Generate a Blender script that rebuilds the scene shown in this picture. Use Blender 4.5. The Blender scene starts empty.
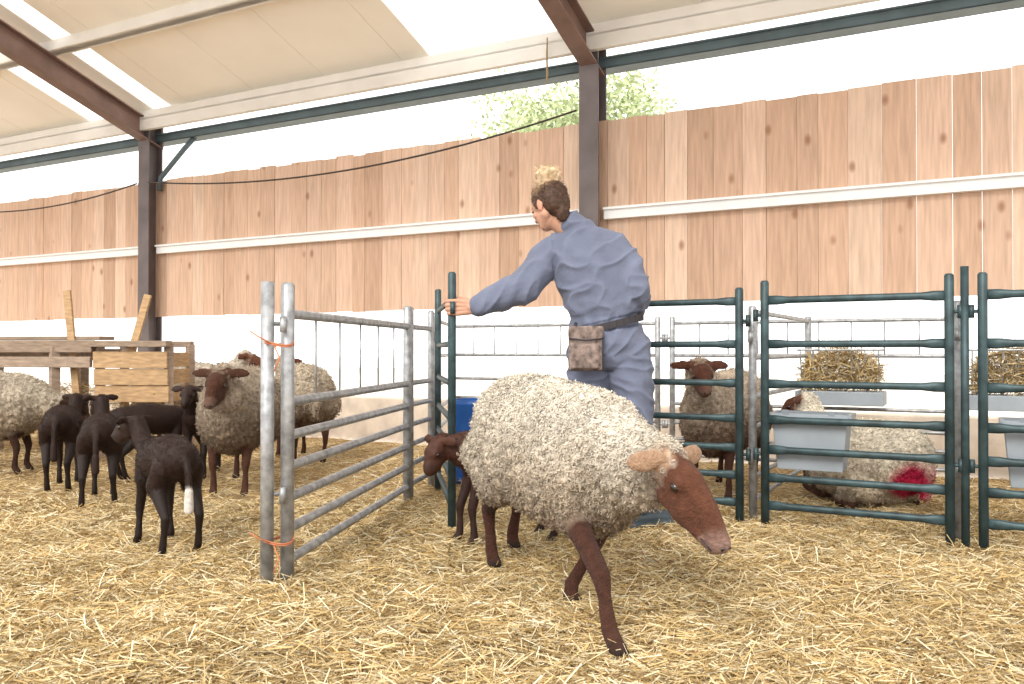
import bpy, numpy as np, math, random
from mathutils import Vector, Matrix, noise, kdtree
random.seed(7); rng=np.random.default_rng(7)
V3=Vector
sc=bpy.context.scene
try:
    sc.view_settings.view_transform='Standard'; sc.view_settings.look='None'
    sc.view_settings.exposure=0.15
except Exception: pass

# ------------------------------------------------------------ materials
def newmat(name):
    m=bpy.data.materials.new(name); m.use_nodes=True
    nt=m.node_tree; b=nt.nodes['Principled BSDF']
    return m,nt,b
def mat(name,col,rough=.6,metal=0,nscale=0,namt=.15,bump=0,bscale=60,spec=.4,stretch=(1,1,1)):
    m,nt,b=newmat(name); N=nt.nodes; L=nt.links
    b.inputs['Roughness'].default_value=rough; b.inputs['Metallic'].default_value=metal
    b.inputs['Specular IOR Level'].default_value=spec
    tc=N.new('ShaderNodeTexCoord'); mp=N.new('ShaderNodeMapping'); mp.inputs['Scale'].default_value=stretch
    L.new(tc.outputs['Object'],mp.inputs['Vector'])
    n=N.new('ShaderNodeTexNoise'); n.inputs['Scale'].default_value=nscale or 8; n.inputs['Detail'].default_value=5
    L.new(mp.outputs[0],n.inputs['Vector'])
    r=N.new('ShaderNodeValToRGB')
    c=np.array(col); lo=np.clip(c*(1-namt),0,1); hi=np.clip(c*(1+namt),0,1)
    r.color_ramp.elements[0].color=(*lo,1); r.color_ramp.elements[1].color=(*hi,1)
    r.color_ramp.elements[0].position=.3; r.color_ramp.elements[1].position=.7
    L.new(n.outputs[0],r.inputs[0]); L.new(r.outputs[0],b.inputs['Base Color'])
    if bump:
        n2=N.new('ShaderNodeTexNoise'); n2.inputs['Scale'].default_value=bscale; n2.inputs['Detail'].default_value=6
        L.new(mp.outputs[0],n2.inputs['Vector'])
        bp=N.new('ShaderNodeBump'); bp.inputs['Strength'].default_value=bump; bp.inputs['Distance'].default_value=.01
        L.new(n2.outputs[0],bp.inputs['Height']); L.new(bp.outputs[0],b.inputs['Normal'])
    return m
def mat_attr(name,rough=.8,nscale=30,namt=.25,bump=.3,bscale=120,sheen=0,spec=.2,stretch=(1,1,1),knots=False,bdist=.008):
    m,nt,b=newmat(name); N=nt.nodes; L=nt.links
    b.inputs['Roughness'].default_value=rough; b.inputs['Specular IOR Level'].default_value=spec
    if sheen: b.inputs['Sheen Weight'].default_value=sheen
    a=N.new('ShaderNodeAttribute'); a.attribute_name='Col'
    tc=N.new('ShaderNodeTexCoord'); mp=N.new('ShaderNodeMapping'); mp.inputs['Scale'].default_value=stretch
    L.new(tc.outputs['Object'],mp.inputs['Vector'])
    n=N.new('ShaderNodeTexNoise'); n.inputs['Scale'].default_value=nscale; n.inputs['Detail'].default_value=6
    L.new(mp.outputs[0],n.inputs['Vector'])
    mr=N.new('ShaderNodeMapRange'); mr.inputs[1].default_value=.3; mr.inputs[2].default_value=.7
    mr.inputs[3].default_value=1-namt; mr.inputs[4].default_value=1+namt
    L.new(n.outputs[0],mr.inputs[0])
    mx=N.new('ShaderNodeVectorMath'); mx.operation='SCALE'
    L.new(a.outputs['Color'],mx.inputs[0]); L.new(mr.outputs[0],mx.inputs['Scale'])
    out=mx.outputs[0]
    if knots:
        v=N.new('ShaderNodeTexVoronoi'); v.inputs['Scale'].default_value=1; 
        mp2=N.new('ShaderNodeMapping'); mp2.inputs['Scale'].default_value=(4.5,4.5,2.6)
        L.new(tc.outputs['Object'],mp2.inputs['Vector']); L.new(mp2.outputs[0],v.inputs['Vector'])
        m2=N.new('ShaderNodeMapRange'); m2.inputs[1].default_value=.05; m2.inputs[2].default_value=.15
        m2.inputs[3].default_value=.7; m2.inputs[4].default_value=0
        L.new(v.outputs['Distance'],m2.inputs[0])
        mm=N.new('ShaderNodeMix'); mm.data_type='RGBA'
        L.new(m2.outputs[0],mm.inputs[0]); L.new(out,mm.inputs[6]); mm.inputs[7].default_value=(.28,.12,.06,1)
        out=mm.outputs[2]
    L.new(out,b.inputs['Base Color'])
    if bump:
        n2=N.new('ShaderNodeTexNoise'); n2.inputs['Scale'].default_value=bscale; n2.inputs['Detail'].default_value=5
        L.new(mp.outputs[0],n2.inputs['Vector'])
        bp=N.new('ShaderNodeBump'); bp.inputs['Strength'].default_value=bump; bp.inputs['Distance'].default_value=bdist
        L.new(n2.outputs[0],bp.inputs['Height']); L.new(bp.outputs[0],b.inputs['Normal'])
    return m
M_galv=mat('galvanized_steel',(.36,.37,.385),.45,.45,nscale=25,namt=.35,bump=.1)
M_teal=mat('teal_painted_steel',(.036,.064,.071),.45,.2,nscale=14,namt=.45,bump=.1)
M_brown=mat('brown_steel',(.20,.125,.10),.5,.1,nscale=4,namt=.2)
M_dark=mat('dark_steel',(.135,.108,.105),.5,.2,nscale=4,namt=.2)
M_white=mat('white_steel_rail',(.86,.855,.85),.5,0,nscale=5,namt=.05)
M_cream=mat('cream_steel',(.74,.70,.64),.6,0,nscale=3,namt=.06)
M_roof=mat('cream_roof_panel',(.95,.895,.80),.6,0,nscale=1.5,namt=.03)
M_tealpipe=mat('teal_gutter',(.085,.12,.13),.5,0,nscale=4,namt=.2)
M_conc=mat('concrete',(.62,.53,.44),.9,0,nscale=5,namt=.2,bump=.3)
M_out=mat('pale_yard',(.85,.79,.69),.95,0,nscale=1,namt=.08)
M_strawbase=mat('straw_base',(.36,.245,.115),.95,0,nscale=28,namt=.6,bump=1,bscale=90)
M_straw=mat_attr('straw_stalk',.65,nscale=2.2,namt=.14,bump=0,spec=.3)
M_planks=mat_attr('fence_plank_wood',.75,nscale=7,namt=.15,bump=.3,bscale=12,stretch=(6,6,.45),knots=True)
M_wood=mat_attr('rough_wood',.8,nscale=9,namt=.25,bump=.4,bscale=12,stretch=(1.2,1.2,6))
M_fur=mat_attr('animal_coat',.62,nscale=60,namt=.22,bump=.4,bscale=260,sheen=0,spec=.25,bdist=.004)
M_wool=mat_attr('curly_wool',.95,nscale=45,namt=.2,bump=1,bscale=120,sheen=.05,spec=.1)
M_eye=mat('animal_eye',(.01,.007,.005),.1,spec=.8)
M_cloth=mat_attr('coverall_cloth',.85,nscale=5,namt=.07,bump=.6,bscale=16,sheen=.1,bdist=.015)
M_skin=mat_attr('human_skin',.5,nscale=10,namt=.06,bump=.1,bscale=200)
M_hair=mat_attr('human_hair',.5,nscale=50,namt=.3,bump=.4,bscale=60)
M_rubber=mat('rubber_boot',(.055,.075,.09),.4,nscale=6,namt=.2)
M_belt=mat('belt_webbing',(.035,.03,.035),.7)
M_bag=mat('floral_bag_fabric',(.20,.15,.13),.85,nscale=38,namt=.6,bump=.3)
M_blue=mat('blue_plastic',(.015,.09,.33),.4)
M_grey=mat('grey_plastic',(.28,.315,.35),.5,nscale=6,namt=.1)
M_twine=mat('orange_twine',(.55,.20,.10),.8)
M_cable=mat('black_cable',(.05,.035,.03),.6)
M_rope=mat('rope',(.35,.24,.13),.9)
M_leaf=mat_attr('tree_leaf',.7,nscale=3,namt=.1,bump=0)
M_bark=mat('bark',(.25,.18,.12),.9,nscale=8,namt=.4,bump=.5)
M_dung=mat('dung',(.07,.05,.03),.9,bump=.8)
m,nt,b=newmat('skylight_panel')
tr=nt.nodes.new('ShaderNodeBsdfTranslucent'); tr.inputs[0].default_value=(.97,.97,.96,1)
nt.links.new(tr.outputs[0],nt.nodes['Material Output'].inputs[0]); M_sky=m

# ------------------------------------------------------------ geometry helper
class Geo:
    def __init__(s): s.V=[]; s.F=[]; s.T=[]
    def loft(s,rings,tag=0,n=18):
        st=len(s.V)
        for c,a,b in rings:
            for i in range(n):
                t=2*math.pi*i/n
                s.V.append(tuple(c+a*math.cos(t)+b*math.sin(t))); s.T.append(tag)
        for k in range(len(rings)-1):
            for i in range(n):
                j=(i+1)%n
                s.F.append((st+k*n+i,st+k*n+j,st+(k+1)*n+j,st+(k+1)*n+i))
        s.F.append(tuple(st+i for i in range(n))[::-1])
        e=st+(len(rings)-1)*n
        s.F.append(tuple(e+i for i in range(n)))
    def cap(s,p0,r0,p1,r1,tag=0,n=16,seg=6):
        p0=V3(p0);p1=V3(p1); d=p1-p0; L=max(d.length,1e-5); d=d/L
        a=d.orthogonal().normalized(); b=d.cross(a)
        R=[]
        for i in range(1,5):
            th=math.pi/2*(1-i/4); R.append((p0-d*r0*math.sin(th),r0*math.cos(th)+1e-4))
        for i in range(1,seg):
            f=i/seg; R.append((p0+d*L*f,r0+(r1-r0)*f))
        for i in range(0,4):
            th=math.pi/2*(i/4); R.append((p1+d*r1*math.sin(th),r1*math.cos(th)))
        s.loft([(c,a*r,b*r) for c,r in R],tag,n)
    def chain(s,pts,tag=0,**k):
        for (p,r),(q,t) in zip(pts,pts[1:]): s.cap(p,r,q,t,tag,**k)
    def ell(s,c,rad,ax=(1,0,0),up=(0,0,1),tag=0,n=20):
        c=V3(c); x=V3(ax).normalized(); u=V3(up); y=u.cross(x)
        if y.length<1e-4: y=x.orthogonal()
        y.normalize(); z=x.cross(y)
        R=[]
        for i in range(1,14):
            th=-math.pi/2+math.pi*i/14
            R.append((c+x*rad[0]*math.sin(th),y*rad[1]*math.cos(th),z*rad[2]*math.cos(th)))
        s.loft(R,tag,n)
    def hexa(s,c8,tag=0):
        st=len(s.V)
        for c in c8: s.V.append(tuple(c)); s.T.append(tag)
        for f in ((0,3,2,1),(4,5,6,7),(0,1,5,4),(1,2,6,5),(2,3,7,6),(3,0,4,7)): s.F.append(tuple(st+i for i in f))
    def box(s,c,size,R=None,tag=0):
        c=V3(c); h=[x/2 for x in size]; R=R or Matrix.Identity(3)
        P=[(-1,-1,-1),(1,-1,-1),(1,1,-1),(-1,1,-1),(-1,-1,1),(1,-1,1),(1,1,1),(-1,1,1)]
        s.hexa([c+R@V3((p[0]*h[0],p[1]*h[1],p[2]*h[2])) for p in P],tag)
    def beam(s,p0,p1,w,h,up=(0,0,1),tag=0):
        p0=V3(p0);p1=V3(p1);d=(p1-p0).normalized(); y=V3(up).cross(d)
        if y.length<1e-3: y=d.orthogonal()
        y.normalize(); z=d.cross(y); y=y*w/2; z=z*h/2
        s.hexa([p0-y-z,p1-y-z,p1+y-z,p0+y-z,p0-y+z,p1-y+z,p1+y+z,p0+y+z],tag)
    def tube(s,pts,r,tag=0,n=10,sq=None):
        pts=[V3(p) for p in pts]; rings=[]; a=None
        for i,p in enumerate(pts):
            d=(pts[min(i+1,len(pts)-1)]-pts[max(i-1,0)]).normalized()
            if a is None: a=(V3((0,0,1)).cross(d)); a=a if a.length>1e-3 else d.orthogonal()
            a=(a-d*a.dot(d)).normalized(); b=d.cross(a)
            rr=r[i] if isinstance(r,(list,tuple)) else r
            ra,rb=(rr if isinstance(rr,tuple) else (rr,rr))
            rings.append((p,a*ra,b*rb))
        s.loft(rings,tag,n)
    def make(s,name,mt,parent=None,smooth=True,cols=None,bevel=0):
        me=bpy.data.meshes.new(name); me.from_pydata(s.V,[],s.F); me.update()
        o=bpy.data.objects.new(name,me); sc.collection.objects.link(o)
        me.materials.append(mt)
        if cols is not None:
            at=me.color_attributes.new('Col','FLOAT_COLOR','POINT')
            at.data.foreach_set('color',np.array([(*cols[t],1) for t in s.T],dtype=np.float32).ravel())
        if smooth: 
            me.polygons.foreach_set('use_smooth',[len(p.vertices)<=4 for p in me.polygons])
        if bevel:
            md=o.modifiers.new('b','BEVEL'); md.width=bevel; md.segments=2; md.limit_method='ANGLE'
        if parent: o.parent=parent
        return o
def empty(name,loc=(0,0,0)):
    e=bpy.data.objects.new(name,None); sc.collection.objects.link(e); return e
def npmesh(name,V,F,C,mt,parent=None,smooth=False):
    me=bpy.data.meshes.new(name); k=F.shape[1]
    me.vertices.add(len(V)); me.vertices.foreach_set('co',V.astype(np.float32).ravel())
    me.loops.add(F.size); me.loops.foreach_set('vertex_index',F.astype(np.int32).ravel())
    me.polygons.add(len(F)); me.polygons.foreach_set('loop_start',np.arange(0,F.size,k,dtype=np.int32))
    me.polygons.foreach_set('loop_total',np.full(len(F),k,dtype=np.int32))
    me.update(calc_edges=True)
    at=me.color_attributes.new('Col','FLOAT_COLOR','POINT')
    at.data.foreach_set('color',np.c_[C,np.ones(len(C))].astype(np.float32).ravel())
    me.materials.append(mt)
    if smooth: me.polygons.foreach_set('use_smooth',[True]*len(F))
    o=bpy.data.objects.new(name,me); sc.collection.objects.link(o)
    if parent: o.parent=parent
    return o
def strips(name,P,Wd,C,mt,parent=None):
    n,k,_=P.shape
    if Wd.ndim==2: Wd=np.repeat(Wd[:,None,:],k,1)
    V=np.stack([P-Wd,P+Wd],2).reshape(-1,3)
    base=(np.arange(n)*k*2)[:,None]; j=np.arange(k-1)[None,:]*2
    b=(base+j).ravel(); F=np.stack([b,b+1,b+3,b+2],1)
    return npmesh(name,V,F,np.repeat(C,k*2,0),mt,parent)
def organic(name,geo,voxel,smooth,cols,mt,parent=None,disp=None,k=5,post=None):
    me=bpy.data.meshes.new('tmp'); me.from_pydata(geo.V,[],geo.F); me.update()
    o=bpy.data.objects.new('tmp',me); sc.collection.objects.link(o)
    r=o.modifiers.new('r','REMESH'); r.mode='VOXEL'; r.voxel_size=voxel
    if smooth:
        sm=o.modifiers.new('s','SMOOTH'); sm.iterations=smooth; sm.factor=.5
    dg=bpy.context.evaluated_depsgraph_get(); dg.update()
    nm=bpy.data.meshes.new_from_object(o.evaluated_get(dg)); nm.name=name
    bpy.data.objects.remove(o); bpy.data.meshes.remove(me)
    kd=kdtree.KDTree(len(geo.V))
    for i,v in enumerate(geo.V): kd.insert(v,i)
    kd.balance()
    tags=sorted(set(geo.T)); W={t:np.zeros(len(nm.vertices)) for t in tags}
    for i,v in enumerate(nm.vertices):
        tot=0;acc={}
        for co,idx,d in kd.find_n(v.co,k):
            w=1/(d+.004)**2; t=geo.T[idx]; acc[t]=acc.get(t,0)+w; tot+=w
        for t,w in acc.items(): W[t][i]=w/tot
    co=np.empty(len(nm.vertices)*3,dtype=np.float32); nm.vertices.foreach_get('co',co); co=co.reshape(-1,3)
    no=np.empty(len(nm.vertices)*3,dtype=np.float32); nm.vertex_normals.foreach_get('vector',no); no=no.reshape(-1,3)
    C=np.zeros((len(co),3))
    for t in tags:
        c=cols[t]; C+=W[t][:,None]*(c(co) if callable(c) else np.array(c)[None,:])
    if disp is not None:
        dd=disp(co,W); co=co+no*dd[:,None]; nm.vertices.foreach_set('co',co.astype(np.float32).ravel()); nm.update()
        if post is not None: C=post(C,dd,W)
    at=nm.color_attributes.new('Col','FLOAT_COLOR','POINT')
    at.data.foreach_set('color',np.c_[C,np.ones(len(C))].astype(np.float32).ravel())
    nm.materials.clear(); nm.materials.append(mt)
    nm.polygons.foreach_set('use_smooth',[True]*len(nm.polygons))
    ob=bpy.data.objects.new(name,nm); sc.collection.objects.link(ob)
    if parent: ob.parent=parent
    return ob,co,no,W,C

# ------------------------------------------------------------ barn frame coordinates
D=V3((-.8831,.4692,0)); NV=V3((-.4692,-.8831,0)); P0=V3((.715,7.5,0))
def W(t,s,z): return P0+D*t+NV*s+V3((0,0,z))
def fbox(g,t0,t1,s0,s1,z0,z1,tag=0):
    g.hexa([W(t0,s0,z0),W(t1,s0,z0),W(t1,s1,z0),W(t0,s1,z0),W(t0,s0,z1),W(t1,s0,z1),W(t1,s1,z1),W(t0,s1,z1)],tag)
SL=.33
def slab(g,t0,t1,s0,s1,z0,z1,tag=0):
    a=SL*s0;b=SL*s1
    g.hexa([W(t0,s0,z0+a),W(t1,s0,z0+a),W(t1,s1,z0+b),W(t0,s1,z0+b),W(t0,s0,z1+a),W(t1,s0,z1+a),W(t1,s1,z1+b),W(t0,s1,z1+b)],tag)

# ------------------------------------------------------------ floor + straw
def gh(x,y):
    return .018*noise.noise(V3((x*1.3,y*1.3,0)))+.012*noise.noise(V3((x*4,y*4,3)))
nt_,ns_=150,90
Vg=[];
for i in range(nt_+1):
    for j in range(ns_+1):
        p=W(-8+22*i/nt_, .12+10*j/ns_,0); Vg.append((p.x,p.y,gh(p.x,p.y)-.012))
Fg=[(i*(ns_+1)+j,(i+1)*(ns_+1)+j,(i+1)*(ns_+1)+j+1,i*(ns_+1)+j+1) for i in range(nt_) for j in range(ns_)]
me=bpy.data.meshes.new('floor'); me.from_pydata(Vg,[],Fg); me.materials.append(M_strawbase); me.update()
fl=bpy.data.objects.new('floor',me); sc.collection.objects.link(fl)
me.polygons.foreach_set('use_smooth',[True]*len(me.polygons))

def straw(name,pts,z0,lmin,lmax,wd,parent=None,tilt=.25,mt=M_straw,br=1.0):
    n=len(pts); a=rng.uniform(0,2*np.pi,n); L=rng.uniform(lmin,lmax,n)*rng.uniform(.5,1,n)
    el=rng.normal(0,tilt,n)
    d=np.stack([np.cos(a)*np.cos(el),np.sin(a)*np.cos(el),np.sin(el)],1)
    side=np.stack([-np.sin(a),np.cos(a),np.zeros(n)],1)
    bend=rng.normal(0,.12,n)[:,None]*side*L[:,None]
    bend[:,2]+=rng.normal(0,.05,n)*L
    c=np.c_[pts,z0]
    P=np.stack([c-d*L[:,None]/2,c+bend*.6,c+d*L[:,None]/2],1)
    lo=P[:,:,2].min(1); push=np.maximum(0,(z0-.02)-lo); P[:,:,2]+=push[:,None]*.8
    roll=rng.uniform(0,np.pi,n); up=np.array([0,0,1.])
    wv=(side*np.cos(roll)[:,None]+up*np.sin(roll)[:,None])*(wd*rng.uniform(.5,1.3,n))[:,None]
    base=np.array([[.64,.47,.22],[.76,.62,.37],[.48,.33,.14],[.82,.73,.52],[.31,.20,.085]])
    C=base[rng.choice(5,n,p=[.29,.27,.18,.14,.12])]*rng.uniform(.75,1.1,n)[:,None]*br
    return strips(name,P,wv,np.clip(C,0,1),mt,parent)
n1=120000; t=rng.uniform(-6,10,n1); s=rng.uniform(.25,7.5,n1)
X=.715-.8831*t-.4692*s; Y=7.5+.4692*t-.8831*s
n2=170000; Y2=1.2+3.8*rng.uniform(0,1,n2)**.9; X2=rng.uniform(-1,1,n2)*(Y2*.68+.5)
X=np.r_[X,X2]; Y=np.r_[Y,Y2]
Z=np.array([gh(x,y) for x,y in zip(X,Y)])+rng.uniform(-.006,.022,len(X))
clump=np.array([noise.noise(V3((x*3,y*3,7))) for x,y in zip(X,Y)]); Z+=np.maximum(clump,0)*.035*rng.uniform(0,1,len(X))
straw('straw_bedding',np.c_[X,Y],Z,.035,.17,.0017)

g=Geo(); fbox(g,-25,35,-30,.0,-.12,-.06); g.make('ground_yard',M_out)
g=Geo(); fbox(g,-8,14,-.12,.1,-.06,.42); g.make('wall_back_kerb',M_conc,bevel=.01)

g=Geo(); cols=[]; tt=-8.0; k=0
base=[(.60,.40,.285),(.66,.46,.34),(.56,.37,.26),(.69,.50,.375),(.63,.43,.31)]
while tt<14:
    w=random.choice([.16,.19,.2,.22,.24]); h=random.uniform(-.012,.012)
    c=random.choice(base); f=random.uniform(.94,1.06); cols.append(tuple(x*f for x in c))
    o=random.uniform(-.003,.003)
    fbox(g,tt+.002,tt+w-.001,-.10+o,-.075+o,1.30+h*.5,2.93+h,k); tt+=w; k+=1
fence=empty('wall_back_plank_windbreak')
g.make('planks',M_planks,fence,smooth=False,cols=cols)
g=Geo()
for t0,t1 in ((-8,-5.82),(-5.62,-.1),(.1,5.62),(5.82,14)):
    fbox(g,t0,t1,-.073,-.065+.06,2.05,2.14); fbox(g,t0,t1,-.07,.02,2.13,2.15)
g.make('rail',M_white,fence,smooth=False)

for i,(tc,mt) in enumerate(((0,M_dark),(5.72,M_dark),(-5.72,M_dark))):
    col=empty('steel_column'); g=Geo()
    fbox(g,tc-.09,tc+.09,-.1,-.085,-.05,3.62); fbox(g,tc-.09,tc+.09,.085,.10,-.05,3.62); fbox(g,tc-.006,tc+.006,-.086,.086,-.05,3.62)
    fbox(g,tc-.15,tc+.15,-.15,.15,-.05,.012)
    g.make('h_section',M_dark,col,smooth=False)
    g=Geo()
    slab(g,tc-.08,tc+.08,-.12,5.2,3.36,3.375); slab(g,tc-.08,tc+.08,-.12,5.2,3.60,3.615); slab(g,tc-.006,tc+.006,-.12,5.2,3.37,3.605)
    fbox(g,tc-.08,tc+.08,-.12,-.105,3.33,3.6)
    rf=empty('roof_rafter'); g.make('i_beam',M_brown,rf,smooth=False)
roof=empty('ceiling_roof')
sky=[(.18,1.68),(5.30,5.60),(6.35,6.75),(-4.6,-3.4)]
g=Geo(); gs=Geo(); tt=-8.0
brk=sorted(set([round(-8+i*1.0,2) for i in range(23)]+[a for ab in sky for a in ab]))
for a,b2 in zip(brk,brk[1:]):
    mid=(a+b2)/2
    if any(x<mid<y for x,y in sky): slab(gs,a,b2,-.25,5.3,3.745,3.75)
    else:
        slab(g,a+.003,b2-.003,-.25,5.3,3.74,3.79); slab(g,a,b2,-.25,5.3,3.755,3.785)
g.make('cream_sheets',M_roof,roof,smooth=False); gs.make('skylight_sheets',M_sky,roof,smooth=False)
g=Geo()
for s0 in (1.3,2.6,3.9,5.1): slab(g,-8,14,s0-.03,s0+.03,3.615,3.74); slab(g,-8,14,s0-.05,s0+.05,3.615,3.63)
g.make('purlins',M_cream,roof,smooth=False)
g=Geo(); fbox(g,-8,14,.10,.16,3.50,3.72); fbox(g,-8,14,.0,.16,3.62,3.64); g.make('eave_purlin',M_cream,roof,smooth=False)
g=Geo(); fbox(g,-8,14,-.25,-.07,3.40,3.41); fbox(g,-8,14,-.25,-.24,3.40,3.49); fbox(g,-8,14,-.08,-.07,3.40,3.49); fbox(g,-8,14,-.27,-.05,3.48,3.495)
g.make('eave_gutter',M_tealpipe,roof,smooth=False)
g=Geo(); g.tube([W(5.59,-.02,2.80),W(5.57,-.02,2.95),W(5.2,-.06,3.28),W(5.12,-.13,3.41)],.03); g.make('rain_downpipe',M_tealpipe)
g=Geo()
pts=[]
for i in range(25):
    f=i/24; pts.append(W(5.6*(1-f)+.1*f,.13,2.88+.02*f-.22*4*f*(1-f)+.10*f))
g.tube(pts,.009,n=6)
pts=[W(5.8+f*4.0,.13,2.88-.15*4*(f)*(1-f)) for f in [i/16 for i in range(17)]]
g.tube(pts,.009,n=6); g.make('electric_cable',M_cable)
g=Geo(); g.tube([W(.35,.2,3.66),W(.355,.2,3.5),W(.35,.2,3.33),W(.36,.21,3.24)],[.006,.008,.01,.004],n=6); g.make('hanging_cord',M_rope)

tree=empty('tree')
g=Geo(); g.tube([(2.3,20,-.1),(2.25,20,1.5),(2.1,20,3.2),(2.0,20,4.6)],[.2,.16,.12,.07])
for a in range(9):
    an=a*2.4; z=2.6+a*.3; g.tube([(2.15,20,z),(2.15+math.cos(an)*.9,20+math.sin(an)*.9,z+.8),(2.15+math.cos(an)*1.7,20+math.sin(an)*1.7,z+1.3)],[.07,.045,.015],n=7)
g.make('trunk',M_bark,tree)
cl=rng.normal(0,1,(90,3)); cl/=np.linalg.norm(cl,axis=1)[:,None]; cl*=rng.uniform(.4,1,90)[:,None]
cl=cl*np.array([2.7,2.3,2.0])+np.array([1.8,20,5.4])
n=16000; c=cl[rng.integers(0,90,n)]+rng.normal(0,.3,(n,3)); d=rng.normal(0,1,(n,3)); d/=np.linalg.norm(d,axis=1)[:,None]
w=np.cross(d,rng.normal(0,1,(n,3))); w/=np.linalg.norm(w,axis=1)[:,None]
P=np.stack([c-d*.07,c,c+d*.07],1); Wd=np.stack([w*.008,w*.04,w*.005],1)
C=np.array([[.48,.55,.33]])*rng.uniform(.7,1.35,(n,1)); strips('foliage',P,Wd,np.clip(C,0,1),M_leaf,tree)

# ------------------------------------------------------------ hurdles
def hurdle(name,p0,p1,H,rails,mt,r=.015,pr=.021,rods=0,flat=True,off=.045,base=0.0):
    e=empty(name); g=Geo(); p0=V3((p0[0],p0[1],0)); p1=V3((p1[0],p1[1],0)); d=(p1-p0).normalized(); L=(p1-p0).length
    u=V3((0,0,1))
    for p in (p0,p1):
        g.tube([p+u*base,p+u*(H-.01),p+u*H],[pr,pr,pr*.7],n=12)
    for z in rails:
        a=p0+u*z;b=p1+u*z; rr=(r*.45,r*1.35) if flat else (r,r)
        k=.09
        g.tube([a,a+d*k*.7,a+d*k*1.3,b-d*k*1.3,b-d*k*.7,b],[rr,rr,(r,r),(r,r),rr,rr],n=10)
    for i in range(rods):
        f=(i+1)/(rods+1); g.tube([p0+d*L*f+u*rails[1],p0+d*L*f+u*rails[0]],.005,n=6)
    for p,sg in ((p0,-1),(p1,1)):
        for z in (H*.30,H*.86):
            g.tube([p+d*sg*pr*.5+u*z,p+d*sg*off+u*z],.008,n=8)
            cc=p+d*sg*(off+.0)+u*z
            g.tube([cc+u*-.03,cc+u*.03],.013,n=8)
    g.make('tubular_frame',mt,e); return e
R1=[1.04,.70,.57,.45,.33,.21,.09]
hurdle('galvanized_hurdle',(-.865,3.28),(-.62,5.05),1.16,R1,M_galv,r=.019,pr=.026,rods=5,flat=False)
hurdle('galvanized_hurdle',(-.615,5.14),(-.535,5.62),1.16,R1,M_galv,r=.016,flat=False,off=.035)
g=Geo(); g.tube([(-.930,3.235,0),(-.930,3.235,1.16)],.025,n=12); 
for z in (.35,1.0): g.tube([(-.930,3.235,z),(-.865,3.28,z)],.008,n=8)
g.make('hurdle_coupling_post',M_galv)
RT=[1.15,.93,.73,.55,.40,.26,.12]
hurdle('teal_gate',(-.475,5.46),(-.30,4.25),1.29,RT,M_teal,r=.016)
hurdle('teal_hurdle',(1.165,4.36),(.50,4.715),1.22,RT,M_teal,r=.017)
hurdle('teal_hurdle',(1.275,4.29),(2.0,3.89),1.25,RT,M_teal,r=.018)
hurdle('teal_hurdle',(2.12,3.83),(3.4,3.15),1.25,RT,M_teal,r=.018)
g=Geo(); g.tube([(2.055,3.86,0),(2.055,3.86,1.28)],.018,n=12); g.make('hurdle_pin_post',M_teal)
RG=[1.10,.86,.66,.50,.36,.24,.12]
hurdle('galvanized_hurdle',(2.08,3.97),(2.9,5.44),1.13,RG,M_galv,r=.013,flat=False)
hurdle('galvanized_hurdle',(1.25,4.42),(2.03,5.83),1.13,RG,M_galv,r=.013,flat=False)
hurdle('galvanized_hurdle',(2.86,5.49),(1.2,6.37),1.15,RG,M_galv,r=.013,flat=False,rods=8)
hurdle('galvanized_hurdle',(1.10,6.42),(-.50,7.27),1.15,RG,M_galv,r=.013,flat=False,rods=8)
hurdle('galvanized_hurdle',(-.51,5.70),(-.50,7.15),1.15,RG,M_galv,r=.013,flat=False)
g=Geo()
for z in (.92,.17):
    c=V3((-.898,3.257,z))
    for k in range(2):
        pts=[c+V3((.062*math.cos(a)*1.0,.056*math.sin(a),.006*k+.008*math.sin(2*a))) for a in [i*math.pi/8 for i in range(17)]]
        g.tube(pts,.003,n=5)
    g.tube([c+V3((.0,-.05,0)),c+V3((-.05,-.08,.03)),c+V3((-.08,-.08,.05))],.003,n=5)
    g.tube([c+V3((.0,-.05,0)),c+V3((.03,-.08,-.05)),c+V3((.01,-.08,-.10))],.003,n=5)
g.make('baler_twine',M_twine)

def trough(name,c,wd,dp,z0,z1,mt):
    e=empty(name); g=Geo(); c=V3((c[0],c[1],0)); d=V3((.876,-.482,0)); q=V3((.482,.876,0)); u=V3((0,0,1))
    def rect(k,z,sh=0): return [c+d*a*wd/2*k+q*b*dp/2*k+u*z for a,b in ((-1,-1),(1,-1),(1,1),(-1,1))]
    lo=rect(.86,z0);hi=rect(1,z1);hi2=rect(.93,z1);lo2=rect(.8,z0+.015)
    for P in (lo,hi,hi2,lo2):
        for p in P: g.V.append(tuple(p)); g.T.append(0)
    for a in range(3):
        for i in range(4): j=(i+1)%4; g.F.append((a*4+i,a*4+j,a*4+4+j,a*4+4+i))
    g.F.append((3,2,1,0)); g.F.append((12,13,14,15))
    g.make('basin',mt,e,smooth=False,bevel=.006)
    g=Geo(); R=rect(1.03,z1)
    for i in range(4): g.beam(R[i],R[(i+1)%4],.02,.025)
    for s_ in (-.6,.6):
        p=c+d*s_*wd/2-q*dp/2*.98
        g.beam(p+u*(z1-.03),p+u*(z1+.03)-q*.02,.03,.006)
    g.make('rim',mt,e,smooth=False); return e
trough('feed_trough',(1.52,4.31),.36,.20,.30,.57,M_grey)
trough('feed_trough',(2.44,3.83),.40,.20,.28,.57,M_grey)
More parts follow.
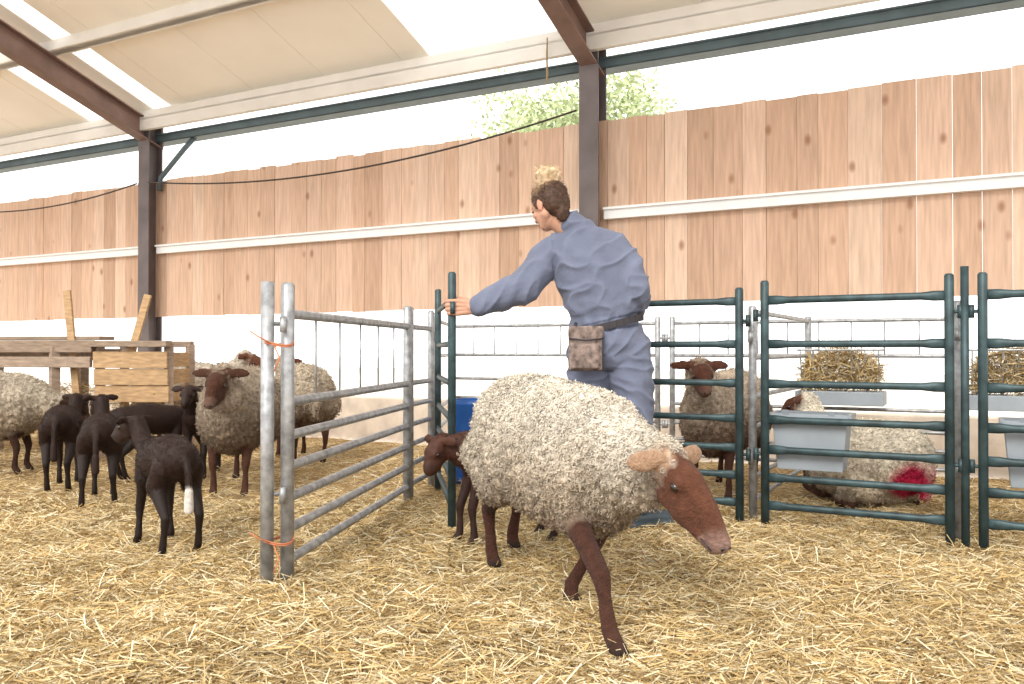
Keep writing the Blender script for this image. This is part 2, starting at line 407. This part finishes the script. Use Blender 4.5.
def hayrack(name,c):
    e=empty(name); c=V3((c[0],c[1],0)); d=V3((.883,-.469,0)); q=V3((.469,.883,0)); g=Geo(); u=V3((0,0,1))
    for s_ in np.linspace(-.24,.24,7):
        g.tube([c+d*s_+q*.10+u*.90,c+d*s_-q*.12+u*.90,c+d*s_-q*.02+u*.62],.004,n=6)
    for z,o in ((.9,-.12),(.9,.1)): g.tube([c-d*.26+q*o+u*z,c+d*.26+q*o+u*z],.007,n=6)
    g.make('wire_rack',M_galv,e,smooth=False)
    g=Geo(); g.beam(c-d*.27+u*.585,c+d*.27+u*.585,.28,.09); g.make('tray',M_grey,e,smooth=False,bevel=.005)
    n=2200; a=rng.uniform(-.24,.24,n); b_=rng.uniform(-.10,.09,n); z=.64+.27*rng.uniform(0,1,n)*(1-.5*(a/.26)**2)
    pts=np.array([[c.x+d.x*i+q.x*j,c.y+d.y*i+q.y*j] for i,j in zip(a,b_)])
    straw('hay',pts,z,.06,.2,.003,e,tilt=.6,br=.85)
    return e
hayrack('hay_rack',(2.18,5.64)); hayrack('hay_rack',(3.02,5.08))
g=Geo(); c=V3((-.25,5.85,0)); prof=[(0,.165),(.02,.17),(.2,.175),(.22,.18),(.24,.175),(.5,.175),(.53,.185),(.56,.185),(.56,.165),(.1,.155)]
g.loft([(c+V3((0,0,z)),V3((r,0,0)),V3((0,r,0))) for z,r in prof],0,28); g.make('blue_barrel',M_blue)

feed=empty('wooden_hay_feeder'); g=Geo(); wc=[(.33,.25,.19),(.44,.29,.16),(.28,.21,.155)]
fd=V3((-.99,.10,0)); fq=V3((.10,.99,0)); f0=V3((-2.80,6.95,0)); u=V3((0,0,1))
def FP(a,b_,z): return f0+fd*a+fq*b_+u*z
for zz,bb in ((.52,0),(.66,-.015),(.80,-.03)): g.beam(FP(0,bb,zz+.02),FP(.64,bb,zz+.02),.025,.135,tag=1)
g.beam(FP(-.02,-.04,.95),FP(.66,-.04,.95),.10,.05,tag=2)
g.beam(FP(0,.4,.95),FP(.66,.4,.95),.06,.05,tag=2)
for aa in (.02,.62):
    g.beam(FP(aa,.03,0),FP(aa,.03,.95),.06,.06,tag=0); g.beam(FP(aa,.4,0),FP(aa,.4,.95),.06,.06,tag=0)
    for zz in (.54,.68,.82): g.beam(FP(aa,0,zz),FP(aa,.42,zz),.025,.12,tag=1)
g.beam(FP(.66,0,.93),FP(3.0,0,.93),.06,.10,tag=2); g.beam(FP(.66,-.03,.80),FP(3.0,-.03,.80),.04,.09,tag=0); g.beam(FP(.66,.4,.86),FP(3.0,.4,.86),.06,.1,tag=0)
g.beam(FP(.66,.2,1.0),FP(3.0,.2,1.0),.22,.03,tag=2); g.beam(FP(.66,.0,.42),FP(3.0,.0,.42),.04,.14,tag=0); g.beam(FP(.66,.2,.36),FP(3.0,.2,.36),.4,.03,tag=0)
for aa in (1.0,1.8,2.6,2.98):
    g.beam(FP(aa,.0,0),FP(aa,.0,.93),.07,.07,tag=0); g.beam(FP(aa,.4,0),FP(aa,.4,.93),.07,.07,tag=0)
g.beam(FP(.36,.06,.88),FP(.24,.1,1.36),.06,.03,up=(0,1,0),tag=1); g.beam(FP(.84,.06,.5),FP(.96,.1,1.40),.06,.03,up=(0,1,0),tag=1)
g.make('boards',M_wood,feed,smooth=False,cols=wc,bevel=.004)
n=1500; a=rng.uniform(.05,2.9,n); b_=rng.uniform(.03,.38,n)
straw('hay',np.array([[FP(i,j,0).x,FP(i,j,0).y] for i,j in zip(a,b_)]),rng.uniform(.4,.62,n),.06,.2,.003,feed,tilt=.5)
g=Geo(); g.ell((.66,3.35,.012),(.05,.03,.016)); g.ell((.71,3.38,.010),(.03,.03,.014))
g.make('dung_pile',M_dung)

# ------------------------------------------------------------ sheep
HEADC=(.11,.045,.026); MUZ=(.20,.115,.09)
def fleece_disp(amp):
    def f(co,W):
        w=W.get('wool',0)
        out=np.zeros(len(co))
        if isinstance(w,int): return out
        for i in np.nonzero(w>.05)[0]:
            p=V3(co[i]); 
            a=noise.voronoi(p*38)[0][0]; b=noise.noise(p*7); c=noise.noise(p*70)
            out[i]=w[i]*amp*((.55-a*1.5)+.9*b+.35*c)
        return out
    return f
def sheep(name,center,heading,S=1.0,lamb=False,poll=(.60,0,.78),nose=(.80,0,.66),feet=None,woolc=((.80,.71,.57),(.42,.33,.23)),
          headc=HEADC,legc=(.07,.032,.021),muz=MUZ,voxel=.010,curls=9000,lie=False,tailc=None,neckr=.115,zmark=None,earup=0.0,curlr=.011,curlw=.0026,earc=None,legk=.92):
    h=V3((heading[0],heading[1],0)).normalized(); l=V3((-h.y,h.x,0)); o=V3((center[0],center[1],0)); u=V3((0,0,1))
    def T(p): return o+(h*p[0]+l*p[1]+u*p[2])*S
    zo=-.25 if lie else 0
    g=Geo(); root=empty(name); bt='coat' if lamb else 'wool'
    prof=[(-.52,.05,.07,.58),(-.49,.12,.14,.575),(-.42,.185,.195,.565),(-.30,.222,.235,.55),(-.15,.24,.255,.525),(0,.245,.26,.505),(.15,.232,.25,.495),(.27,.20,.235,.49),(.36,.16,.20,.50),(.43,.11,.15,.515),(.47,.05,.08,.53)]
    if lamb: prof=[(x*.80,w*.62,hh*.58,z+.09-.04*(x<-.2)) for x,w,hh,z in prof]
    g.loft([(T((x,0,z+zo)),l*(w*S),u*(hh*S)) for x,w,hh,z in prof],bt,28)
    P=V3(poll); Q=V3(nose); nb=V3((.30,0,.54+zo)) if not lamb else V3((.26,0,.60))
    k=.55 if lamb else 1
    mid=(nb*.45+P*.55)+V3((0,0,-.03))
    hd=(Q-P).normalized(); Lh=(Q-P).length
    back=P-hd*.035
    g.cap(T(nb),.17*k*S,T(mid),neckr*k*S,bt); g.cap(T(mid),neckr*k*S,T(back+V3((0,0,-.02))),(.078 if not lamb else .06)*S,bt)
    def dirw(v): return (h*v[0]+l*v[1]+u*v[2])
    hw=dirw(hd); side=u.cross(hw).normalized(); hu=hw.cross(side)*1.0
    if hu.z<0: hu=-hu
    def HP(a,b_,c): return T(P)+(hw*a+side*b_+hu*c)*S
    g.ell(HP(.05,0,.0),(.085*S,.058*S,.066*S),hw,hu,'head')
    g.ell(HP(.12,0,-.025),(.095*S,.046*S,.064*S),hw,hu,'head')
    g.cap(HP(.08,0,.028),.044*S,HP(Lh*.62,0,.018),.036*S,'head'); g.cap(HP(Lh*.62,0,.018),.036*S,HP(Lh-.045,0,.002),.030*S,'head')
    g.cap(HP(.07,0,-.050),.044*S,HP(Lh-.05,0,-.034),.024*S,'head')
    g.ell(HP(Lh-.03,0,-.008),(.038*S,.034*S,.034*S),hw,hu,'muz')
    g.ell(HP(Lh-.035,0,-.036),(.030*S,.024*S,.018*S),hw,hu,'muz')
    for sg in (-1,1):
        g.ell(HP(.080,sg*.047,.024),(.030*S,.014*S,.020*S),hw,hu,'head',n=12)
        ed=(side*sg+hw*-.10+hu*(-.18+earup)).normalized()
        eb=HP(-.005,sg*.050,.028)
        nrm=(hw*.6+hu*.7).normalized(); nrm=(nrm-ed*nrm.dot(ed)).normalized()
        el=.125 if not lamb else .11
        g.ell(eb+ed*el*.5*S,(el*.56*S,.034*S,.0115*S),ed,nrm,'ear',n=14)
        g.cap(eb-ed*.01*S,.02*S,eb+ed*.03*S,.017*S,'ear')
    F=feet or [(.0,0,0)]*4
    for i,(sx,sg) in enumerate(((1,1),(1,-1),(-1,1),(-1,-1))):
        dx,dy,dz=F[i]; 
        kk=1.0 if lamb else legk; y=(.105 if not lamb else .075)*sg; ls=.82 if lamb else 1
        if lie:
            if sx>0: g.chain([(T((.28,y,.20)),.07*S),(T((.34,y*1.1,.08)),.042*S),(T((.22,y*1.3,.045)),.026*S),(T((.16,y*1.3,.035)),.02*S)],'leg')
            else: g.cap(T((-.24,y*1.3,.16)),.12*S,T((-.12,y*1.6,.10)),.08*S,bt); g.chain([(T((-.06,y*2.1,.045)),.032*S),(T((-.22,y*2.2,.035)),.024*S)],'leg')
            continue
        if sx>0:
            x=.27*ls; up_=T((x-.01+dx*.12,y+dy*.1,.45 if not lamb else .58))
            el_=T((x-.03+dx*.2,y*1.05+dy*.2,.34 if not lamb else .44))
            ca=T((x+.015+dx*.66,y+dy*.6,.20+dz*.7+ (0 if not lamb else .04))); fe=T((x+dx*.93,y+dy*.95,.065+dz)); ho=T((x+.022+dx,y+dy,.028+dz)); 
            g.cap(up_,.10*k*S,el_,.055*kk*S,bt)
            g.cap(el_,.047*kk*S,(el_+ca)/2,.034*kk*S,'leg'); g.cap((el_+ca)/2,.034*kk*S,ca,.030*kk*S,'leg'); g.cap(ca,.030*kk*S,(ca*.6+fe*.4),.0205*kk*S,'leg'); g.cap((ca*.6+fe*.4),.0205*kk*S,fe,.025*kk*S,'leg'); g.cap(fe,.025*kk*S,ho,.026*kk*S,'leg')
        else:
            x=-.33*ls; hp=T((x+.02+dx*.05,y*1.1,.46 if not lamb else .56)); st=T((x+.09+dx*.2,y*1.35+dy*.2,.36 if not lamb else .44))
            hk=T((x-.075+dx*.6,y*1.1+dy*.7,.235+dz*.8+(0 if not lamb else .03))); fe=T((x-.03+dx*.95,y*1.1+dy*.95,.065+dz)); ho=T((x-.005+dx,y*1.1+dy,.028+dz))
            g.cap(hp,.145*k*S,st,.085*(.8 if lamb else 1)*kk*S,bt); g.cap(st,.066*(.9 if lamb else 1)*kk*S,hk,.029*kk*S,'leg'); g.cap(hk,.030*kk*S,(hk+fe)/2,.021*kk*S,'leg'); g.cap((hk+fe)/2,.021*kk*S,fe,.026*kk*S,'leg'); g.cap(fe,.025*kk*S,ho,.026*kk*S,'leg')
        for q in (-1,1):
            b0=ho+l*q*.013*S
            g.cap(b0+u*.0,.018*kk*S,b0+h*.022*S-u*.008*S,.014*kk*S,'hoof',n=10,seg=2)
    tz=.62+zo if not lamb else .66
    if lamb:
        g.chain([(T((-.40,0,.64)),.024*S),(T((-.46,.0,.56)),.023*S),(T((-.47,0,.47)),.021*S)],'coat'); g.chain([(T((-.472,0,.44)),.026*S),(T((-.47,0,.32)),.030*S)],'tail')
    else:
        g.chain([(T((-.48,0,tz)),.05*S),(T((-.535,0,tz-.12)),.045*S),(T((-.54,0,tz-.24)),.03*S)],bt)
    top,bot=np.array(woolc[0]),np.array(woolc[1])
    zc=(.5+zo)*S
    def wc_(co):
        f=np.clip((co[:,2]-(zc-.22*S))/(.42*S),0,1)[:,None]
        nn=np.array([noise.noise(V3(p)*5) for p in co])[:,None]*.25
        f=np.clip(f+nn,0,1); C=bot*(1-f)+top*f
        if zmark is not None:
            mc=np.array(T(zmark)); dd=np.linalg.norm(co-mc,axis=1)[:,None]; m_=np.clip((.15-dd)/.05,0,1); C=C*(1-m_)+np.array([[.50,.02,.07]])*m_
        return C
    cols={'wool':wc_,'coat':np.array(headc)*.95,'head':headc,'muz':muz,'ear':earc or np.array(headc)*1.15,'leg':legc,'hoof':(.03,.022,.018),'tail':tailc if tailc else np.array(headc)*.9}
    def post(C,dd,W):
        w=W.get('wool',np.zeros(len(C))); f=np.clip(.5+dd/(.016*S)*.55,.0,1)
        return C*(1-w*(1-(.62+.44*f)))[:,None]  # crease shade painted into the wool colour, darker between clumps
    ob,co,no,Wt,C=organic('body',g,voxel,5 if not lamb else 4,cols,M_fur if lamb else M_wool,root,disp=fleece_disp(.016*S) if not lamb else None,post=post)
    ge=Geo()
    for sg in (-1,1):
        ge.ell(HP(.085,sg*.053,.010),(.015*S,.010*S,.012*S),hw,hu,n=12)
        ge.ell(HP(Lh-.002,sg*.016,-.002),(.006*S,.0045*S,.008*S),hw,hu,n=8)
    ge.tube([HP(Lh-.06,-.033,-.030),HP(Lh-.02,-.028,-.028),HP(Lh-.001,0,-.025),HP(Lh-.02,.028,-.028),HP(Lh-.06,.033,-.030)],.002*S,n=6)
    ge.make('eyes_and_nostrils',M_eye,root)
    w=Wt.get('wool') if not lamb else Wt.get('coat')
    idx=np.nonzero(w>.45)[0]
    if curls and len(idx):
        pick=rng.choice(idx,curls); p=co[pick]+rng.normal(0,voxel*.4,(curls,3)); nn=no[pick]
        r_=rng.normal(0,1,(curls,3)); tg=np.cross(nn,r_); tg/=np.linalg.norm(tg,axis=1)[:,None]+1e-6
        bb=np.cross(nn,tg); rad=curlr*S*rng.uniform(.5,1.2,curls)[:,None]
        P_=[]
        for th in np.linspace(0,3.6,5): P_.append(p-nn*.003+tg*np.sin(th)*rad+nn*(1-np.cos(th))*rad*.6+bb*th*.0012)
        Cc=C[pick]*rng.uniform(.9,1.15,(curls,1))
        strips('fleece_curls' if not lamb else 'coat_curls',np.stack(P_,1),bb*(curlw if not lamb else .0014),np.clip(Cc,0,1),M_wool if not lamb else M_fur,root)
    return root

sheep('sheep',(.185,3.15),(.41,-.91),1.03,poll=(.60,.04,.535),nose=(.795,.10,.320),
      feet=[(-.16,-.14,0.0),(.34,-.05,0),(-.28,-.03,.02),(-.09,.03,0)],voxel=.0075,curls=48000,curlr=.0075,curlw=.0018,
      woolc=((.80,.73,.62),(.40,.31,.22)),headc=(.105,.043,.026),legc=(.06,.026,.018),muz=(.23,.145,.12),neckr=.13,earc=(.36,.23,.15),legk=1.0)
GW=((.46,.375,.285),(.19,.135,.092))
sheep('sheep',(-1.76,5.50),(.10,-.99),1.0,poll=(.52,0,.745),nose=(.70,-.03,.585),woolc=GW,headc=(.062,.027,.017),muz=(.15,.09,.07),voxel=.012,curls=12000,curlr=.009,curlw=.0024,feet=[(.02,-.01,0),(-.04,0,0),(0,0,0),(-.1,0,0)],earc=(.065,.03,.019))
sheep('sheep',(-1.74,6.95),(-.45,.89),1.0,woolc=((.54,.45,.34),(.24,.17,.12)),voxel=.014,curls=8000,curlw=.003)
sheep('sheep',(-3.84,6.15),(.97,.15),1.0,poll=(.60,0,.50),nose=(.76,0,.34),woolc=((.60,.52,.41),(.31,.235,.16)),headc=(.05,.025,.017),legc=(.04,.02,.014),voxel=.012,curls=12000,curlr=.009,curlw=.0024)
sheep('sheep',(-3.05,8.0),(.9,-.2),1.05,woolc=((.68,.60,.5),(.40,.30,.2)),voxel=.016,curls=5000,curlw=.003)
sheep('sheep',(1.33,5.36),(-.48,-.88),.99,poll=(.52,0,.80),nose=(.68,.09,.67),woolc=((.56,.46,.36),(.13,.07,.042)),headc=(.08,.032,.020),muz=(.15,.08,.06),legc=(.06,.028,.02),voxel=.012,curls=10000,curlr=.009,curlw=.0024)
sheep('sheep',(2.03,4.98),(-.30,.95),.95,lie=True,poll=(.48,.05,.60),nose=(.61,.14,.50),woolc=((.82,.75,.62),(.64,.53,.4)),headc=(.11,.045,.028),voxel=.012,curls=12000,curlr=.009,curlw=.0024,zmark=(-.46,.02,.20))
DL=(.024,.0115,.0085)
kw=dict(lamb=True,headc=DL,muz=(.022,.013,.010),legc=(.016,.009,.007),voxel=.007,curls=9000,curlr=.006)
sheep('lamb',(-1.57,3.86),(-.62,.78),.69,poll=(.46,.08,.80),nose=(.63,.17,.70),tailc=(.62,.58,.53),feet=[(.02,.03,0),(-.03,-.02,0),(-.02,.03,0),(.02,-.04,0)],**kw)
sheep('lamb',(-2.42,5.02),(-.35,.93),.70,poll=(.44,.05,.84),nose=(.58,.12,.74),feet=[(.02,0,0),(-.03,0,0),(-.06,.03,0),(.05,-.04,0)],**kw)
sheep('lamb',(-2.22,6.1),(.10,-1),.74,poll=(.46,0,.84),nose=(.62,0,.74),**kw)
sheep('lamb',(-2.50,5.95),(.55,.5),.70,poll=(.46,0,.74),nose=(.6,0,.6),**kw)
sheep('lamb',(-2.92,5.55),(-.3,.9),.72,poll=(.46,-.04,.78),nose=(.6,-.1,.66),**kw)
kw2=dict(kw); kw2.update(headc=(.062,.024,.0155),legc=(.03,.013,.010),muz=(.045,.024,.019))
sheep('lamb',(-.03,3.98),(-1,-.30),.74,poll=(.42,0,.64),nose=(.52,.05,.49),feet=[(0,0,0),(.06,0,0),(0,0,0),(.04,0,0)],**kw2)

# ------------------------------------------------------------ farmer
far=empty('farmer')
g=Geo(); S1='suit'
tor=[(.485,4.27,.80,.13,.11),(.485,4.27,.85,.180,.145),(.48,4.27,.93,.195,.16),(.475,4.27,1.00,.178,.145),(.465,4.27,1.06,.165,.132),(.455,4.27,1.13,.188,.150),(.435,4.28,1.24,.208,.156),(.41,4.29,1.35,.212,.150),(.39,4.29,1.42,.185,.125),(.36,4.30,1.475,.12,.09),(.335,4.30,1.515,.074,.068)]
g.loft([(V3((x,y,z)),V3((a,-.18*a,0)),V3((.18*b_,b_,0))) for x,y,z,a,b_ in tor],S1,32)
g.cap((.36,4.30,1.465),.070,(.52,4.27,1.405),.078,S1); g.cap((.34,4.30,1.465),.070,(.24,4.32,1.405),.080,S1)
g.chain([((.235,4.32,1.41),.085),((.17,4.32,1.35),.088),((.055,4.30,1.215),.084)],S1)
g.chain([((.055,4.30,1.215),.084),((-.06,4.265,1.165),.071),((-.160,4.235,1.122),.053)],S1)
g.cap((-.148,4.238,1.127),.056,(-.166,4.233,1.120),.056,S1)
g.chain([((.525,4.27,1.40),.082),((.575,4.25,1.33),.078),((.615,4.20,1.19),.072)],S1)
g.chain([((.615,4.20,1.19),.070),((.64,4.35,1.12),.062),((.61,4.45,1.09),.050)],S1)
g.chain([((.575,4.255,.90),.124),((.595,4.22,.70),.108),((.605,4.20,.50),.092),((.62,4.235,.30),.092),((.63,4.26,.17),.090)],S1)
g.chain([((.40,4.285,.90),.124),((.39,4.29,.70),.108),((.385,4.30,.50),.092),((.375,4.36,.30),.092),((.37,4.40,.17),.086)],S1)
g.cap((.345,4.30,1.50),.077,(.308,4.30,1.535),.070,S1)
def rid(q): return (1-min(1,abs(noise.noise(q))*2.0))**2
def cdisp(co,W):
    out=np.zeros(len(co)); R1_=Matrix.Rotation(.6,3,'Y')
    for i,p in enumerate(co):
        v=V3(p); wv=V3((noise.noise(v*3),noise.noise(v*3+V3((9,0,0))),noise.noise(v*3+V3((0,9,0)))))*.8
        onarm=p[0]<.2 and p[2]>.95
        if onarm: r=Matrix.Rotation(-.5,3,'Y')@v; q=V3((r.x*15,r.y*5,r.z*5))+wv
        elif p[2]>.88: r=R1_@v; q=V3((r.x*6,r.y*6,r.z*13))+wv
        else: r=Matrix.Rotation(-.35,3,'Y')@v; q=V3((r.x*7,r.y*7,r.z*15))+wv
        near_b=math.exp(-((p[2]-(1.02+.25*(p[0]-.47)))/.09)**2) if p[0]>.22 else 0
        f=.014*(rid(q)-.3)*(1-.6*near_b)+.006*math.sin(p[0]*70+noise.noise(v*5)*4)*near_b
        out[i]=f+.004*noise.noise(V3((p[0]*14,p[1]*14,p[2]*14)))
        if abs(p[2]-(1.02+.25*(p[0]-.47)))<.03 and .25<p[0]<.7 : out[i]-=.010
    return out
organic('coverall',g,.0065,7,{S1:lambda co:(np.array([[.14,.158,.225]])*(1+.15*np.array([noise.noise(V3(p)*4) for p in co])[:,None]))},M_cloth,far,disp=cdisp,post=lambda C,dd,W:C*(np.clip(1+dd*12,.82,1.18))[:,None])  # fold shading put into the cloth colour: hollows darker, ridges lighter
g=Geo(); hc=V3((.19,4.315,1.632)); f=V3((-.60,.70,-.40)).normalized(); sd=V3((0,0,1)).cross(f).normalized(); hu=f.cross(sd)
def H(a,b_,c): return hc+f*a+sd*b_+hu*c
g.ell(H(-.005,0,.025),(.100,.077,.092),f,hu,'skin'); g.ell(H(.025,0,-.035),(.070,.060,.080),f,hu,'skin')
g.ell(H(.058,0,-.088),(.030,.030,.024),f,hu,'skin'); g.cap(H(.0,.045,-.05),.03,H(.05,.02,-.085),.025,'skin'); g.cap(H(.0,-.045,-.05),.03,H(.05,-.02,-.085),.025,'skin')
g.cap(H(.092,0,.010),.010,H(.112,0,-.025),.013,'skin',n=10); g.ell(H(.098,.013,-.030),(.012,.009,.008),f,hu,'skin',n=10); g.ell(H(.098,-.013,-.030),(.012,.009,.008),f,hu,'skin',n=10)
g.ell(H(.084,0,.030),(.016,.045,.010),f,hu,'skin'); 
g.ell(H(.086,0,-.056),(.012,.024,.006),f,hu,'lip'); g.ell(H(.084,0,-.066),(.012,.020,.006),f,hu,'lip')
for sg in (-1,1):
    g.ell(H(-.008,sg*.078,-.010),(.019,.008,.032),f,hu,'ear',n=14)
    g.ell(H(.065,sg*.038,-.02),(.025,.02,.02),f,hu,'skin')
g.cap(hc+V3((.02,0,-.06)),.056,(.325,4.305,1.50),.062,'skin')
SK=(.52,.29,.20)
organic('head',g,.0042,3,{'skin':SK,'lip':(.42,.16,.13),'ear':(.54,.27,.19)},M_skin,far)
g=Geo()
for sg in (-1,1): g.ell(H(.083,sg*.032,.008),(.011,.013,.008),f,hu,n=12)
g.make('eyes',M_eye,far)
g=Geo()
g.ell(H(-.018,0,.036),(.103,.083,.086),f,hu,'dark'); g.ell(H(-.05,0,-.01),(.068,.074,.078),f,hu,'dark')
g.ell(H(-.005,0,.078),(.085,.068,.058),f,hu,'mid'); g.cap(H(-.085,0,-.03),.036,H(-.065,0,-.09),.034,'dark')
for sg in (-1,1): g.cap(H(.025,sg*.072,.03),.014,H(.016,sg*.075,-.012),.008,'dark',n=10)
bc=hc+V3((-.005,-.01,.155))
g.ell(bc,(.054,.052,.036),f,hu,'blond'); g.cap(H(-.02,0,.11),.056,bc,.040,'blond'); g.ell(bc+V3((-.034,0,.008)),(.034,.03,.026),f,hu,'blond'); g.ell(bc+V3((.032,0,-.01)),(.034,.03,.028),f,hu,'blond')
ob,co,no,Wt,C=organic('hair',g,.005,2,{'dark':(.075,.042,.028),'mid':(.34,.22,.13),'blond':(.64,.49,.32)},M_hair,far,disp=lambda co,W:np.array([.006*noise.noise(V3((p[0]*50,p[1]*50,p[2]*20))) for p in co]))
n=2600; pick=rng.choice(len(co),n); p=co[pick]; nn=no[pick]; tg=np.cross(nn,rng.normal(0,1,(n,3))); tg/=np.linalg.norm(tg,axis=1)[:,None]; tg[:,2]=abs(tg[:,2])
L=rng.uniform(.012,.03,n)[:,None]; bun=(Wt['blond'][pick]>.5)[:,None]; L=L*np.where(bun,1.1,.8)
P=np.stack([p-nn*.002,p+tg*L*.5+nn*L*.12,p+tg*L*.9+nn*L*np.where(bun,.1,.05)],1)
strips('hair_strands',P,np.cross(tg,nn)*.0011,np.clip(C[pick]*rng.uniform(.75,1.2,(n,1)),0,1),M_hair,far)
n=30; a=rng.uniform(0,6.28,n); dirs=np.stack([np.cos(a),np.sin(a)*.7,rng.uniform(.2,.9,n)],1); b0=np.array(bc)[None]+dirs*.02
P=np.stack([b0,b0+dirs*.030,b0+dirs*.042+np.array([[0,0,-.01]])+rng.normal(0,.01,(n,3))],1)
strips('bun_strands',P,np.tile([[.0012,0,.0008]],(n,1)),np.tile([[.66,.50,.32]],(n,1)),M_hair,far)
def hand(name,wr,a,b_,c):
    wr,a,b_,c=V3(wr),V3(a).normalized(),V3(b_).normalized(),V3(c).normalized()
    def Q(x,y,z): return wr+a*x+b_*y+c*z
    g=Geo(); cs=[.031,.0105,-.0105,-.030]; ln=[.95,1.0,.96,.82]
    for ci,k in zip(cs,ln):
        kn=Q(.080,-.004,ci*1.05)
        g.cap(Q(.0,.0,ci*.55),.019,kn,.0125,'s',n=12)
        j1=Q(.080+.042*k,-.007,ci); j2=Q(.080+.058*k,.016*k+.0,ci); tp=Q(.080+.048*k,.043*k,ci*.98)
        g.chain([(kn,.0105),(j1,.0095),(j2,.0088),(tp,.0078)],'s',n=12,seg=3)
    g.cap(Q(-.045,.0,0),.025,Q(.015,.0,0),.026,'s')
    g.ell(Q(.045,.004,0),(.045,.013,.036),a,b_.cross(a),'s') 
    g.chain([(Q(.02,.008,.026),.017),(Q(.05,.028,.044),.0135),(Q(.078,.045,.046),.011),(Q(.102,.052,.040),.009)],'s',n=12)
    organic(name,g,.0032,2,{'s':SK},M_skin,far)
hand('left_hand',(-.192,4.226,1.112),(-1,0,0),(0,1,0),(0,0,1))
hand('right_hand',(.585,4.50,1.08),(-.75,.6,-.15),(-.6,-.75,0),(0,0,1))
for (x,y),dr in (((.635,4.27),V3((.85,.35,0))),((.37,4.41),V3((.1,1,0)))):
    dr.normalize(); c=V3((x,y,0.012)); g=Geo()
    g.chain([(c+V3((0,0,.32)),.062),(c+V3((0,0,.09)),.050)],'b'); g.cap(c+V3((0,0,.05))-dr*.03,.047,c+V3((0,0,.048))+dr*.07,.046,'b'); g.cap(c+V3((0,0,.048))+dr*.07,.046,c+V3((0,0,.040))+dr*.15,.038,'b')
    q=V3((-dr.y,dr.x,0))
    R=Matrix((dr,q,V3((0,0,1)))).transposed(); g.box(c+dr*.055+V3((0,0,.012)),(.27,.088,.024),R,'b')
    organic('boot',g,.006,3,{'b':(.1,.1,.1)},M_rubber,far)
g=Geo(); ring=[]
for i in range(33):
    a=i/32*2*math.pi; x=.472+.178*math.cos(a); y=4.27+.146*math.sin(a)-.18*.176*math.cos(a)
    z=1.02+.25*(x-.472); ring.append((x,y,z))
for i in range(32):
    p,q=V3(ring[i]),V3(ring[i+1]); g.beam(p,q,.012,.034)
g.make('belt',M_belt,far,smooth=False)
g=Geo(); g.box((.352,4.085,.90),(.16,.05,.20)); g.box((.352,4.075,.87),(.13,.07,.12)); g.box((.355,4.08,.99),(.17,.045,.05))
ob=organic('waist_bag',g,.007,8,{0:(.3,.25,.22)},M_bag,far)
g=Geo(); g.tube([(.27,4.05,.955),(.352,4.038,.945),(.435,4.055,.955)],.005,n=6); g.tube([(.30,4.10,1.0),(.31,4.12,1.03)],.01,n=6); g.make('bag_zip',M_belt,far)

w=bpy.data.worlds.new('sky'); sc.world=w; w.use_nodes=True
bg=w.node_tree.nodes['Background']; bg.inputs[0].default_value=(1,.985,.96,1); bg.inputs[1].default_value=1.85
sd_=bpy.data.lights.new('sun','SUN'); sd_.energy=2.3; sd_.angle=math.radians(25); sd_.color=(1,.95,.87)
so=bpy.data.objects.new('sun',sd_); sc.collection.objects.link(so)
so.rotation_euler=V3((.35,.80,-.66)).to_track_quat('-Z','Y').to_euler()
cam=bpy.data.cameras.new('camera'); co_=bpy.data.objects.new('camera',cam); sc.collection.objects.link(co_)
co_.location=(0,0,.9); co_.rotation_euler=(math.radians(90.54),0,0); cam.lens=29.9; cam.sensor_width=36; cam.clip_start=.05
sc.camera=co_
